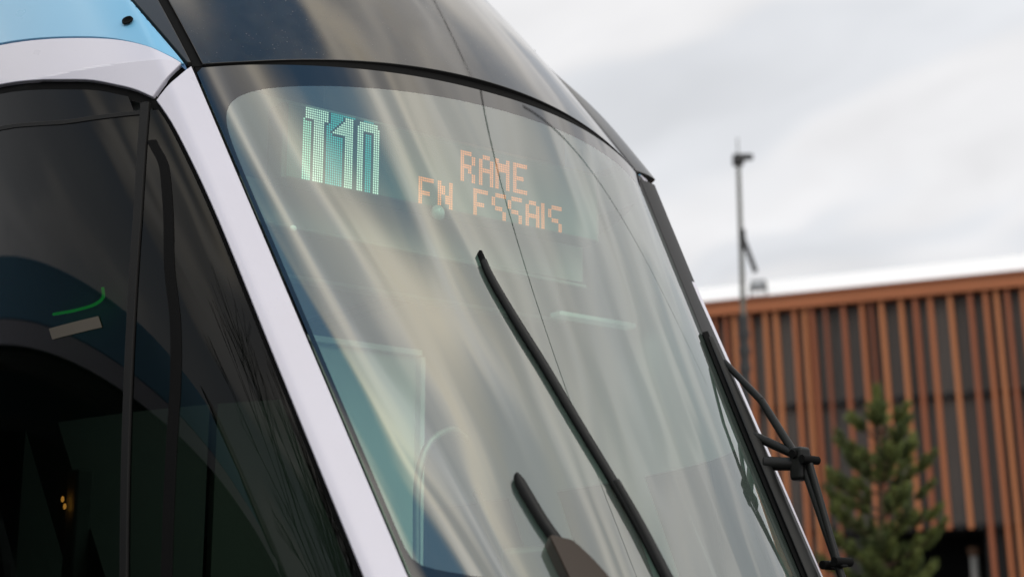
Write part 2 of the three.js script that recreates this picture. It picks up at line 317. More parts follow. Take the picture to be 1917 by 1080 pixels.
  part('window_frame', sheet(S, (s, t) => { const d = 0.20 + s * s * BACK; return [d, headH(d) + lerp(-0.008, 0.004, t)]; }, 60, 2, { off: -0.003, thick: 0.006, out: outSide(sg) }), M.frameGrey, tram);
  part('side_window', sheet(S, (s, t) => { const h = lerp(LB, 1.53, t); return [lerp(pillarW(h) + 0.018, barD(h) - 0.010, s), h]; }, 14, 60, { off: -0.006, out: outSide(sg) }), M.sidePane, tram);
  part('side_window', sheet(S, (s, t) => { const d = lerp(barD(lerp(LB, 1.55, t)) + 0.010, BACK, s * s); return [d, lerp(LB, headH(d) - 0.008, t)]; }, 60, 60, { off: -0.006, out: outSide(sg) }), M.sidePane, tram);
  // rubber strip of the cab window
  if (near) {
    const path = smoothTab([[0.55, 0.50], [0.70, 0.425], [0.868, 0.356], [1.024, 0.312], [1.2, 0.248], [1.353, 0.205], [1.42, 0.202]], 120);
    part('cab_window_rubber', sheet(S, (s, t) => { const h = lerp(LB, 1.43, t), w = 0.014 + 0.006 * (1 - t), bend = 0.03 * sstep(1.34, 1.43, h); return [(h < 0.55 ? 0.50 + (0.55 - h) * 0.5 : path(h)) + bend * 0.4 + lerp(-w, w, s), h]; }, 3, 60, { off: -0.003, thick: 0.004, out: outSide(sg) }), M.rubber, tram);
  }
  // lower body side
  part('body_side', sheet(S, (s, t) => [lerp(0.0, BACK, s * s), lerp(-1.25, LB - 0.006, t)], 60, 12, o), M.white, tram);
}
// nose under the windscreen, bumper and lamps
part('nose_panel', sheet(G, (s, t) => { const h = lerp(-0.62, 0.012, t); return [lerp(-1, 1, s) * (hw(h) - 0.004), h]; }, 50, 14, { thick: 0.02 }), M.print, tram);
part('bumper', sheet(G, (s, t) => { const h = lerp(-1.25, -0.63, t); return [lerp(-1, 1, s) * (hw(h) - 0.002), h]; }, 50, 10, { thick: 0.03, off: 0.02 }), M.white, tram);
for (const sg of [-1, 1]) {
  const p = G(sg * 0.5, -0.35), l = new THREE.SphereGeometry(0.085, 20, 12); l.scale(1.2, 0.8, 0.35); l.rotateY(sg * 0.5); l.translate(...add(p, [0, 0, 1], 0.005));
  part('headlight', l, phy([0.75, 0.75, 0.75], 0.08, { clearcoat: 1 }), tram);
}
// roof deck, rear end, underframe and wheels
{
  const top = 2.33 + EYE;
  part('roof_deck', sheet((a, b) => [a, top - 0.02 + 0.05 * (1 - (a / 1.3) ** 2), b], (s, t) => { const z = lerp(-BACK + 0.3, -0.60, t); const u = Math.min(HALF, 0.88 + look(DX, Math.max(0, -0.77 - z))); return [lerp(-u, u, s), z]; }, 16, 30, { out: [0, 1, 0] }), M.flank, tram);
  part('rear_wall', box(2.6, 3.5, 0.05, 0, 1.98, -BACK + 0.25), M.white, tram);
  part('underframe', box(2.2, 0.25, BACK + 0.4, 0, 0.28, -BACK / 2 + 0.6), M.blackPlastic, tram);
  const wheel = new THREE.LatheGeometry([[0, -0.06], [0.08, -0.06], [0.1, -0.02], [0.24, -0.02], [0.27, -0.05], [0.305, -0.05], [0.30, 0.05], [0.325, 0.055], [0.325, 0.075], [0, 0.075]].map(([x, y]) => new THREE.Vector2(x, y)), 32);
  wheel.rotateZ(Math.PI / 2);
  for (const z of [-1.4, -3.2, -6.6, -8.2]) for (const sg of [-1, 1]) { const w = part('wheel', wheel, M.darkMetal, tram); w.position.set(sg * 0.75, 0.325, z); if (sg < 0) w.rotation.y = Math.PI; }
}

// cab and saloon seen through the glass
const openings = [[0.2, 1.0], [1.165, 1.61], [1.95, 3.35], [3.55, 4.95], [5.15, 6.55], [6.75, 8.2]];
for (const sg of [-1, 1]) {
  const S0 = Sd(sg), S = (d, h) => { const p = S0(d, h); return [p[0] - sg * 0.07, p[1], p[2]]; }, o = { out: [-sg, 0, 0] };
  const H0 = -0.42, H1 = 0.645, piece = (da, db, ha, hb) => sheet(S, (s, t) => [lerp(da, db, s), lerp(ha, hb, t)], Math.max(3, Math.round((db - da) * 8)), 6, o);
  const list = [piece(0.11, BACK, H1, 1.62), piece(0.11, BACK, -1.1, H0)];
  let a = 0.11; for (const [x, y] of openings) { list.push(piece(a, x, H0, H1)); a = y; } list.push(piece(a, BACK, H0, H1));
  part('side_lining', list, M.lining, tram);
}
part('cab_ceiling', sheet((a, b) => [a, 1.635 + EYE, b], (s, t) => { const z = lerp(-BACK + 0.3, 0.02, t); return [lerp(-1, 1, s) * (0.84 + 0.3 * sstep(0, -1, z)), z]; }, 6, 20, { out: [0, -1, 0] }), M.lining, tram);
part('saloon_floor', box(2.3, 0.06, BACK + 0.6, 0, 0.38, -BACK / 2 + 0.6), M.floor, tram);
{ // partition behind the driver: lintel, door leaf with pale edges, posts
  const z = -0.75;
  const pt = part('cab_partition', [box(2.2, 0.34, 0.04, 0, EYE + 1.46, z), box(0.62, 2.3, 0.04, -0.72, EYE + 0.14, z)], M.lining, tram);
  part('lintel_edge', box(2.2, 0.022, 0.07, 0, EYE + 1.463, z + 0.03), M.liningPale, pt);
  part('lintel_edge', box(2.2, 0.014, 0.06, 0, EYE + 1.289, z + 0.03), M.liningPale, pt);
  const door = part('cab_door', box(0.80, 2.05, 0.035, 0.02, EYE + 0.055, z + 0.002), std([0.62, 0.66, 0.60], 0.6), tram);
  part('door_edge', box(0.80, 0.02, 0.05, 0.02, EYE + 1.085, z + 0.03), M.liningPale, door);
  part('door_edge', box(0.018, 2.03, 0.05, 0.426, EYE + 0.055, z + 0.03), M.liningPale, door);
  part('grab_pole', tube([[0.07, EYE - 0.6, -0.2], [0.065, EYE + 0.3, -0.2], [0.07, EYE + 0.58, -0.2], [0.11, EYE + 0.68, -0.2], [0.2, EYE + 0.73, -0.22], [0.4, EYE + 0.74, -0.4]], 0.013, 40, 10), M.steel, tram);
  const glow = std([0.5, 0.54, 0.53], 0.5); glow.emissive.setRGB(0.05, 0.07, 0.065);
  part('cab_fill_strip', box(0.36, 0.018, 0.06, 0.82, EYE + 1.175, -0.2, 0.006), glow, tram);  // pale strip made to glow as source of the added cab light
  const rl = new THREE.RectAreaLight(new THREE.Color(0.9, 1, 0.96), 1.8, 0.36, 0.06); rl.position.set(0.82, EYE + 1.163, -0.2); rl.rotation.x = -Math.PI / 2; tram.add(rl);  // area light added to brighten the cab behind the windscreen
}
{ // dashboard, handset and driver's seat
  const dash = part('dashboard', [sheet((a, b) => [a, EYE + 0.06 + 0.03 * Math.sin(a * 3), b], (s, t) => { const z = lerp(0.35, 1.12, t); return [lerp(-1, 1, s) * 0.6, z]; }, 12, 8, { out: [0, 1, 0] }), box(1.2, 0.6, 0.05, 0, EYE - 0.26, 0.36)], M.blackPlastic, tram);
  const rod = [[-0.30, EYE + 0.08, 0.83], [-0.345, EYE + 0.22, 0.80], [-0.385, EYE + 0.31, 0.78], [-0.42, EYE + 0.405, 0.77]];
  part('microphone_stem', tube(rod, 0.011, 24, 10), M.blackPlastic, dash);
  const cap = new THREE.SphereGeometry(0.0125, 16, 10); cap.translate(...rod[3]); part('microphone_tip', cap, M.rubber, dash);
  const mon = new RoundedBoxGeometry(0.14, 0.2, 0.05, 3, 0.018); mon.rotateZ(0.12); mon.rotateY(-0.3); mon.translate(-0.315, EYE + 0.175, 0.86);
  part('control_box', mon, std([0.035, 0.024, 0.018], 0.35), dash);
  const seat = new THREE.Group(); seat.name = 'driver_seat'; seat.position.set(-0.28, EYE - 0.75, -0.28); tram.add(seat);
  part('seat_cushion', box(0.5, 0.13, 0.5, 0, 0, 0.1, 0.05), M.seatFabric, seat);
  const bk = new RoundedBoxGeometry(0.48, 0.72, 0.12, 4, 0.05); bk.rotateX(-0.12); bk.translate(0, 0.42, -0.17); part('backrest', bk, M.seatFabric, seat);
  const hd = new RoundedBoxGeometry(0.28, 0.2, 0.1, 4, 0.045); hd.translate(0, 0.90, -0.23); part('headrest', hd, std([0.09, 0.075, 0.055], 0.9), seat);
  part('seat_column', bar([0, -0.34, 0.05], [0, -0.06, 0.05], 0.08, 0.08, 16), M.darkMetal, seat);
}
{ // destination display: dot matrix
  const cols = 164, rows = 31, P = 0.0075, u0 = -0.565, hTop = 1.638, cell = 10;
  const cv = document.createElement('canvas'); cv.width = cols * cell; cv.height = rows * cell;
  const c = cv.getContext('2d'); c.fillStyle = '#000'; c.fillRect(0, 0, cv.width, cv.height);
  const dots = new Map(), set = (x, y, col) => { if (x >= 0 && y >= 0 && x < cols && y < rows) dots.set(y * cols + x, col); };
  const FONT = { R: ['111.', '1..1', '1..1', '111.', '1.1.', '1..1', '1..1'], A: ['.11.', '1..1', '1..1', '1111', '1..1', '1..1', '1..1'], M: ['1..1', '1111', '1111', '1..1', '1..1', '1..1', '1..1'], E: ['1111', '1...', '1...', '111.', '1...', '1...', '1111'], N: ['1..1', '11.1', '11.1', '1.11', '1.11', '1..1', '1..1'], S: ['.111', '1...', '1...', '.11.', '...1', '...1', '111.'], I: ['1', '1', '1', '1', '1', '1', '1'] };
  const amber = '#ff8226';
  const write = (txt, x, y) => { for (const ch of txt) { if (ch === ' ') { x += 10; continue; } const g = FONT[ch]; g.forEach((r, j) => [...r].forEach((v, i) => { if (v === '1') for (const a of [0, 1]) for (const b of [0, 1]) set(Math.round(x) + i * 2 + a, y + j * 2 + b, amber); })); x += g[0].length * 2 + 1.5; } };
  write('RAME', Math.round((0.078 - u0) / P), Math.round((hTop - 1.614) / P));
  write('EN ESSAIS', Math.round((-0.085 - u0) / P), Math.round((hTop - 1.494) / P));
  // line number on its turquoise field: dots 7..43
  const X0 = Math.round((-0.513 - u0) / P), wht = '#d2ebd8', teal = '#38b0ae', lime = '#9cd8c0';
  const letter = (x, y) => (y < 5 ? x >= 1 && x <= 11 : x >= 5 && x <= 9)                                           // T
    || (x >= 20 && x <= 23 && y >= 1) || (y >= 2 && y <= 8 && x >= 21 - (y - 1) && x < 21)                                 // 1
    || (y >= 1 && ((x >= 26 && x <= 28 && y > 2) || (x >= 34 && x <= 36 && y > 2) || (y <= 4 && x >= 27 && x <= 35)));       // 0
  for (let y = 0; y < rows; y++) for (let x = 0; x <= 36; x++) {
    if (letter(x, y)) { set(X0 + x, y, wht); continue; }
    if (letter(x - 1, y) || letter(x + 1, y) || (x > 24 && x < 29) || letter(x, y - 1)) continue;
    if (x < 26 || (x > 28 && x < 34)) set(X0 + x, y, x < 4 ? lime : teal);
  }
  for (let y = 0; y < rows; y++) for (let x = 0; x < cols; x++) {
    const col = dots.get(y * cols + x); c.fillStyle = col ?? '#12332d';
    c.beginPath(); c.arc((x + 0.5) * cell, (y + 0.5) * cell, cell * (col ? 0.40 : 0.3), 0, 7); c.fill();
  }
  const t = new THREE.CanvasTexture(cv); t.colorSpace = THREE.SRGBColorSpace; t.anisotropy = 8;
  const led = new THREE.MeshStandardMaterial({ color: new THREE.Color().setRGB(0.07, 0.14, 0.12), roughness: 0.6, emissive: 0xffffff, emissiveMap: t, emissiveIntensity: 1.4 });
  const g = new THREE.PlaneGeometry(cols * P, rows * P); g.translate(u0 + cols * P / 2, EYE + hTop - rows * P / 2, 0);
  const disp = part('destination_display', box(cols * P + 0.03, rows * P + 0.012, 0.09, u0 + cols * P / 2, EYE + hTop - rows * P / 2, -0.0495, 0.004), std([0.11, 0.13, 0.12], 0.6), tram);
  part('light_gap_cover', box(0.96, 0.17, 0.02, 0.06, EYE + hTop + 0.087, -0.03), M.liningDark, disp);  // panel added to block the bright wedge above the display
  disp.userData.label = 'dot matrix destination display reading T10 RAME EN ESSAIS';
  part('led_screen', g, led, disp);
  // small round camera and clip stuck behind the glass
  const cam = new THREE.LatheGeometry([[0, 0.016], [0.008, 0.0155], [0.014, 0.010], [0.019, 0.004], [0.021, 0], [0.017, -0.012], [0, -0.012]].map(([x, y]) => new THREE.Vector2(x, y)), 28); cam.scale(1.25, 1.25, 1.25); cam.rotateX(Math.PI / 2); cam.translate(-0.028, EYE + 1.377, 0.03);
  const camera_ = part('forward_camera', cam, phy([0.62, 0.66, 0.66], 0.2, { clearcoat: 1 }), tram);
  const lens = new THREE.SphereGeometry(0.006, 14, 10); lens.translate(-0.032, EYE + 1.380, 0.044); part('camera_lens', lens, M.print, camera_);
  const clip = new THREE.SphereGeometry(0.012, 14, 10); clip.scale(1, 0.8, 0.6); clip.translate(-0.535, EYE + 1.248, 0.0); part('sensor_clip', clip, M.liningPale, tram);
  // roller blind rolled up under the display
  part('roller_blind', [bar([-0.66, EYE + 1.325, -0.22], [0.80, EYE + 1.30, -0.22], 0.006, 0.006, 10), box(1.44, 0.14, 0.004, 0.07, EYE + 1.385, -0.225)], M.lining, tram);
}
// wipers
const gN = (u, h) => unit(cross(sub(G(u + 1e-3, h), G(u - 1e-3, h)), sub(G(u, h + 1e-3), G(u, h - 1e-3))));
{
  const uv = [[-0.283, 1.09], [-0.282, 1.02], [-0.259, 0.885], [-0.228, 0.746], [-0.199, 0.596], [-0.166, 0.438], [-0.145, 0.321], [-0.131, 0.194], [-0.112, 0.02], [-0.09, -0.12]];
  const cv = new THREE.CatmullRomCurve3(uv.map(([u, h]) => new THREE.Vector3(u, h, 0))), pts = cv.getPoints(60);
  const wip = new THREE.Group(); wip.name = 'wiper'; tram.add(wip); wip.userData.label = 'long black wiper lying aslant across the windscreen';
  const seg = (a, b) => { const s = pts.slice(a, b); return [s.map((p) => G(p.x, p.y)), s.map((p) => gN(p.x, p.y))]; };
  part('wiper_blade', ribbon(...seg(0, 56), (t) => 0.010 + 0.006 * Math.min(1, t * 8), 0.016, 0.001), M.rubber, wip);
  part('blade_carrier', ribbon(...seg(3, 56), (t) => 0.014 + 0.008 * Math.min(1, t * 4), 0.010, 0.010), M.blackPlastic, wip);
  part('wiper_arm', ribbon(...seg(34, 61), (t) => 0.017 + 0.012 * t, 0.009, 0.018), M.blackPlastic, wip);
  // short parked arm and its pivot cover at the foot of the glass
  const arm2 = [[-0.418, 0.432], [-0.408, 0.38], [-0.392, 0.31], [-0.37, 0.245], [-0.345, 0.18], [-0.32, 0.10]], c2 = new THREE.CatmullRomCurve3(arm2.map(([u, h]) => new THREE.Vector3(u, h, 0))).getPoints(30);
  part('short_arm', ribbon(c2.map((p) => G(p.x, p.y)), c2.map((p) => gN(p.x, p.y)), (t) => 0.024 * Math.min(1, 0.35 + t * 9), 0.022, 0.006), M.blackPlastic, wip);
  part('pivot_cover', sheet(G, (s, t) => { const h = lerp(0.02, 0.262 - 0.012 * s, t); return [lerp(-0.402 + 0.10 * (0.27 - h), lerp(-0.318, -0.362, t ** 3) + 0.20 * (0.27 - h), s), h]; }, 12, 16, { off: 0.05, thick: 0.048 }), phy([0.030, 0.019, 0.012], 0.35, { specularIntensity: 0.6 }), wip);
  const hub = new THREE.CylinderGeometry(0.03, 0.034, 0.06, 24); hub.rotateX(Math.PI / 2); hub.translate(...add(G(-0.07, -0.12), [0, 0, 1], 0.03)); part('wiper_hub', hub, M.blackPlastic, wip);
}
{ // far wiper with its parallel arms, seen edge-on
  const wip = new THREE.Group(); wip.name = 'wiper'; tram.add(wip); wip.userData.label = 'black wiper at the far edge of the windscreen with two parallel arms';
  const pts = []; for (let k = 0; k <= 40; k++) { const h = lerp(1.025, 0.1, k / 40); pts.push([hw(h) - 0.035 - 0.03 * Math.sin(k / 40 * Math.PI), h]); }
  const P = pts.map(([u, h]) => G(u, h)), N = pts.map(([u, h]) => unit(add(gN(u, h), [0.6, 0, 0]))), sl = (A, a, b) => A.slice(a, b);
  part('wiper_blade', ribbon(P, N, 0.012, 0.02, 0.002), M.rubber, wip);
  part('blade_carrier', ribbon(sl(P, 1, 40), sl(N, 1, 40), (t) => 0.016 + 0.012 * Math.min(1, t * 3), (t) => 0.014 + 0.016 * Math.min(1, t * 3), 0.016), M.blackPlastic, wip);
  const at = (h, w, u = 0.76) => [u, EYE + h, w];
  const b0 = add(P[5], N[5], 0.035), b1 = add(P[20], N[20], 0.03);
  part('wiper_arm', [bar(b0, at(0.775, 0.648, 0.765), 0.010, 0.012), bar(at(0.775, 0.648, 0.765), at(0.59, 0.785), 0.012, 0.013)], M.blackPlastic, wip);
  part('arm_bracket', [bar(b1, at(0.565, 0.79), 0.022, 0.02, 12), bar(add(P[16], N[16], 0.03), at(0.60, 0.77), 0.014, 0.014, 12)], M.blackPlastic, wip);
  part('arm_bracket', [box(0.05, 0.10, 0.05, 0.76, EYE + 0.565, 0.80, 0.012)], M.blackPlastic, wip);
  part('wiper_arm', bar(at(0.59, 0.80), at(0.10, 0.99), 0.011, 0.012), M.blackPlastic, wip);
  part('wiper_arm', bar(at(0.572, 0.835), at(0.262, 0.93), 0.010, 0.011), M.blackPlastic, wip);
  for (const [h, w] of [[0.592, 0.80], [0.574, 0.838], [0.262, 0.90], [0.27, 0.945]]) { const b = new THREE.CylinderGeometry(0.013, 0.013, 0.07, 16); b.rotateZ(Math.PI / 2); b.translate(...at(h, w)); part('bolt', b, M.rubber, wip); }
  part('arm_bracket', box(0.03, 0.02, 0.07, 0.76, EYE + 0.264, 0.92, 0.006), M.blackPlastic, wip);
}
// door post with a lit amber button; green and beige reflections imitated by a glowing line and a patch
{
  const S = Sd(-1), inside = (d, h, k) => add(S(d, h), [1, 0, 0], k);
  const p0 = inside(1.03, 0.35, 0.055), post = part('door_post', box(0.05, 1.55, 0.07, p0[0], EYE - 0.275, p0[2], 0.01), M.liningPale, tram);
  const am = std([0.3, 0.12, 0.02], 0.5); am.emissive.setRGB(7, 2.6, 0.5);
  for (const dy of [-0.010, 0.010]) { const q = inside(0.995, 0.408 + dy, 0.012), g = new THREE.SphereGeometry(0.0075, 14, 10); g.scale(0.5, 1.1, 1); g.translate(...q); part('button_lamp', g, am, post); }
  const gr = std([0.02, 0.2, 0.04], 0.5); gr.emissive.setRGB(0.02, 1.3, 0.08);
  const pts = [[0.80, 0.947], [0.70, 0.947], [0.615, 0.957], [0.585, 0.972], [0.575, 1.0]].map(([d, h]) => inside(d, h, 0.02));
  part('green_reflection_glow', tube(pts, 0.0045, 40, 8), gr, tram);  // glowing tube imitating a green light mirrored in the side glazing
  part('painted_reflection', sheet(S, (s, t) => [lerp(0.815, 0.605, s), lerp(0.868, 0.902, t) + s * 0.012], 4, 2, { off: -0.003, out: outSide(-1) }), std([0.075, 0.062, 0.044], 0.6), tram);  // beige patch: a sunlit reflection painted onto the pane
}
// second tram on the next track, mirrored in the side glazing
{
  const t2 = tram.clone(); t2.name = numbered('tram');
  const off = new THREE.Vector3(-5.75, 0, 0.35).applyAxisAngle(new THREE.Vector3(0, 1, 0), TURN); t2.position.add(off);
  t2.userData = { label: 'second tram standing on the parallel track, mirrored in the dark side glazing', category: 'tram', group: 'trams parked on parallel tracks' };
  scene.add(t2);
}

// ---------------------------------------------------------------- building with upright slats
{
  const B = thing('slatted_building', 'dark grey clad building with upright orange-brown slats and white parapet', 'building', [3.21, 0, -25.0], THREE.MathUtils.degToRad(-26.2));
  const X0 = -16, X1 = 13, ROOF = 5.49 + EYE, MID = 3.79 + EYE, LOW = 1.86 + EYE;
  const core = std([0.035, 0.035, 0.034], 0.9);
  const inX0 = 2.2, inX1 = 4.0;
  part('wall', [box(X1 - X0, ROOF - 0.2 - LOW, 12, (X0 + X1) / 2, (ROOF - 0.2 + LOW) / 2, -6.12), box(inX0 - X0, LOW, 12, (X0 + inX0) / 2, LOW / 2, -6.12), box(X1 - inX1, LOW, 12, (X1 + inX1) / 2, LOW / 2, -6.12), box(inX1 - inX0, LOW, 9.5, (inX0 + inX1) / 2, LOW / 2, -7.4)], core, B);
  const grain = tile((i, j) => fbm(i / 30, j / 60, 6.6, 5), 256);
  const gm = tex(256, 256, (i, j) => { const v = 0.9 + 0.22 * grain(i, j); return [v, v, v]; });
  const clad = [[0.155, 0.147, 0.134], [0.136, 0.129, 0.118], [0.172, 0.163, 0.148]].map((c) => std(c, 0.75, { map: gm }));
  const pg = new Map();
  const W = 0.62;
  for (let x = -8, k = 0; x < 9; x += W, k++) for (const [a, b] of [[0.1, LOW - 0.01], [LOW + 0.01, MID - 0.008], [MID + 0.008, ROOF - 0.22]]) {
    if (b < LOW && x + W > inX0 && x < inX1) continue;
    const key = a; if (!pg.has(key)) pg.set(key, box(W - 0.014, b - a, 0.03));
    const p = part('cladding_panel', pg.get(key), clad[Math.floor(rnd() * 3)], B); p.position.set(x + W / 2, (a + b) / 2, -0.1 + rnd() * 0.004);
  }
  const wood = tile((i, j) => fbm(i / 6, j / 90, 3.3, 4), 256), wt = tex(256, 256, (i, j) => { const v = 0.86 + 0.4 * wood(i, j); return [v, v * 0.98, v * 0.96]; });
  const tones = [[0.60, 0.225, 0.088], [0.41, 0.130, 0.056], [0.53, 0.182, 0.072], [0.29, 0.094, 0.046]].map((c) => std(c, 0.62, { map: wt }));
  const seen = [[0.09, 1, 0.06], [0.269, 1, 0.06], [0.418, 0, 0.07], [0.661, 2, 0.075], [0.92, 0, 0.075], [1.091, 0, 0.075], [1.387, 2, 0.075], [1.555, 0, 0.08], [1.672, 1, 0.07], [1.88, 3, 0.055], [2.16, 1, 0.075], [2.445, 2, 0.08], [2.591, 3, 0.05], [2.752, 0, 0.08], [3.047, 0, 0.08], [3.26, 1, 0.08], [3.479, 2, 0.08], [3.782, 0, 0.08], [4.065, 1, 0.08], [4.293, 2, 0.08], [4.452, 0, 0.08], [4.602, 1, 0.07]];
  for (let x = 4.82; x < 9; x += 0.16 + rnd() * 0.2) seen.push([x, Math.floor(rnd() * 4), 0.078]);
  for (let x = -0.12; x > -8; x -= 0.14 + rnd() * 0.2) seen.push([x, Math.floor(rnd() * 4), 0.075]);
  const slatG = new Map(), lean = 0.026;
  for (const [x, k, w0] of seen) {
    const w = w0 * 0.78;
    const inDoor = x > inX0 - 0.1 && x < inX1 - 0.02;
    const lo = inDoor ? LOW - 0.04 : 0.25, hi = ROOF - 0.19, key = `${w}${inDoor}`;
    if (!slatG.has(key)) { const g = box(w, hi - lo, 0.11, 0, (hi + lo) / 2 - 4.97, 0); slatG.set(key, g); }
    const m = part('slat', slatG.get(key), tones[k], B); m.position.set(x + lean * 0.0 + (rnd() - 0.5) * 0.004, 4.97, 0.03); m.rotation.z = lean + (rnd() - 0.5) * 0.006;
  }
  seen.sort((a, b) => a[0] - b[0]);
  const dark = std([0.02, 0.02, 0.02], 0.7);
  for (const y of [MID, LOW]) {
    part('slat_rail', box(17, 0.035, 0.04, 0.5, y, -0.05), dark, B);
    for (let i = 0; i + 1 < seen.length; i++) { const gx = seen[i + 1][0] - seen[i][0]; if (gx > 0.19 && seen[i][0] > -2 && seen[i][0] < 7) part('rail_bracket', box(0.075, 0.10, 0.09, (seen[i][0] + seen[i + 1][0]) / 2 - (y - 4.97) * lean, y, -0.02, 0.01), dark, B); }
  }
  part('roof_trim', box(X1 - X0, 0.2, 0.32, (X0 + X1) / 2, ROOF - 0.095, -0.02), tones[2], B);
  part('roof_gutter', box(X1 - X0, 0.035, 0.38, (X0 + X1) / 2, ROOF + 0.02, -0.01), tones[1], B);
  // white parapet sheet rising and leaning back behind the trim
  const par = new THREE.Shape(); par.moveTo(0, 0); par.lineTo(-0.03, 0.04); par.lineTo(-0.50, 0.385); par.lineTo(-0.56, 0.385); par.lineTo(-0.56, 0); par.closePath();
  const pe = new THREE.ExtrudeGeometry(par, { depth: X1 - X0, bevelEnabled: false }); pe.rotateY(-Math.PI / 2); pe.rotateY(0);
  pe.translate(X1, ROOF + 0.04, 0);                 // after the turn the shape's x runs along z
  part('parapet', pe, std([0.88, 0.88, 0.88], 0.5), B);
  part('roof_slab', box(X1 - X0, 0.1, 11.6, (X0 + X1) / 2, ROOF + 0.1, -6.3), std([0.5, 0.5, 0.5], 0.9), B);
  // recessed entrance
  part('entrance_door', box(1.0, 2.5, 0.06, 3.0, 1.25, -2.6), std([0.012, 0.013, 0.014], 0.2), B);
  part('entrance_reveal', box(0.06, LOW - 0.02, 2.4, inX1 + 0.025, LOW / 2, -1.35), std([0.03, 0.03, 0.03], 0.8), B);
  part('entrance_soffit', box(inX1 - inX0, 0.04, 2.4, (inX0 + inX1) / 2, LOW - 0.022, -1.35), std([0.02, 0.02, 0.02], 0.8), B);
  // floodlight on the roof edge
  const place = (x, y, z) => { const v = new THREE.Vector3(x, y, z); B.updateMatrixWorld(); return B.localToWorld(v).toArray(); };
  const F = thing('roof_floodlight', 'small grey floodlight on the white parapet beside the mast', 'floodlight', place(0.80, ROOF + 0.035, 0.12), THREE.MathUtils.degToRad(-20));
  part('lamp_housing', (() => { const g = box(0.24, 0.16, 0.10, 0, 0.2, 0.02, 0.02); g.rotateX(-0.25); return g; })(), std([0.11, 0.115, 0.12], 0.5), F);
  part('lamp_glass', (() => { const g = box(0.19, 0.11, 0.01, 0, 0.2, 0.073, 0.004); g.rotateX(-0.25); return g; })(), std([0.4, 0.42, 0.44], 0.15), F);
  part('bracket', [box(0.02, 0.2, 0.03, -0.13, 0.1, 0), box(0.02, 0.2, 0.03, 0.13, 0.1, 0), box(0.28, 0.02, 0.05, 0, 0.01, 0)], dark, F);
  // post in front of the entrance
  const P = thing('entrance_post', 'pale post with brown cap standing in the dark entrance recess', 'post', place(3.70, 0, -0.75));
  part('post_shaft', bar([0, 0, 0], [0, 2.93, 0], 0.065, 0.06, 20), std([0.55, 0.54, 0.5], 0.6), P);
  part('post_cap', (() => { const g = new THREE.CylinderGeometry(0.10, 0.075, 0.13, 20); g.translate(0, 2.99, 0); return g; })(), std([0.22, 0.12, 0.07], 0.7), P);
}

// ---------------------------------------------------------------- mast
{
  const L = thing('camera_mast', 'tall thin grey mast with small fitting on top and slanting bracket', 'mast', [2.925, 0, -19.785]);
  const galv = std([0.16, 0.16, 0.14], 0.6, { metalness: 0.3 }), dk = std([0.03, 0.03, 0.03], 0.6);
  part('mast_pole', [bar([0, 0, 0], [0, 5.62, 0], 0.062, 0.058, 16), bar([0, 5.62, 0], [0, 7.72, 0], 0.034, 0.028, 14)], galv, L);
  part('pole_sleeve', bar([0, 3.2, 0], [0, 5.66, 0], 0.066, 0.064, 16), dk, L);
  for (let y = 4.55; y < 5.5; y += 0.22) part('band_clamp', (() => { const g = new THREE.CylinderGeometry(0.078, 0.078, 0.09, 16); g.translate(0, y, 0); return g; })(), dk, L);
  part('top_spike', bar([0.0, 7.72, 0], [0, 8.02, 0], 0.010, 0.008, 8), galv, L);
  const tp = part('top_camera', [box(0.14, 0.14, 0.14, 0.0, 7.72, 0, 0.02), box(0.16, 0.07, 0.09, 0.11, 7.76, 0, 0.015)], dk, L);
  part('slanting_bracket', [bar([0.0, 6.75, 0.02], [0.165, 6.22, 0.06], 0.034, 0.034, 12), box(0.07, 0.25, 0.08, 0.02, 6.66, 0.03, 0.012)], dk, L);
}

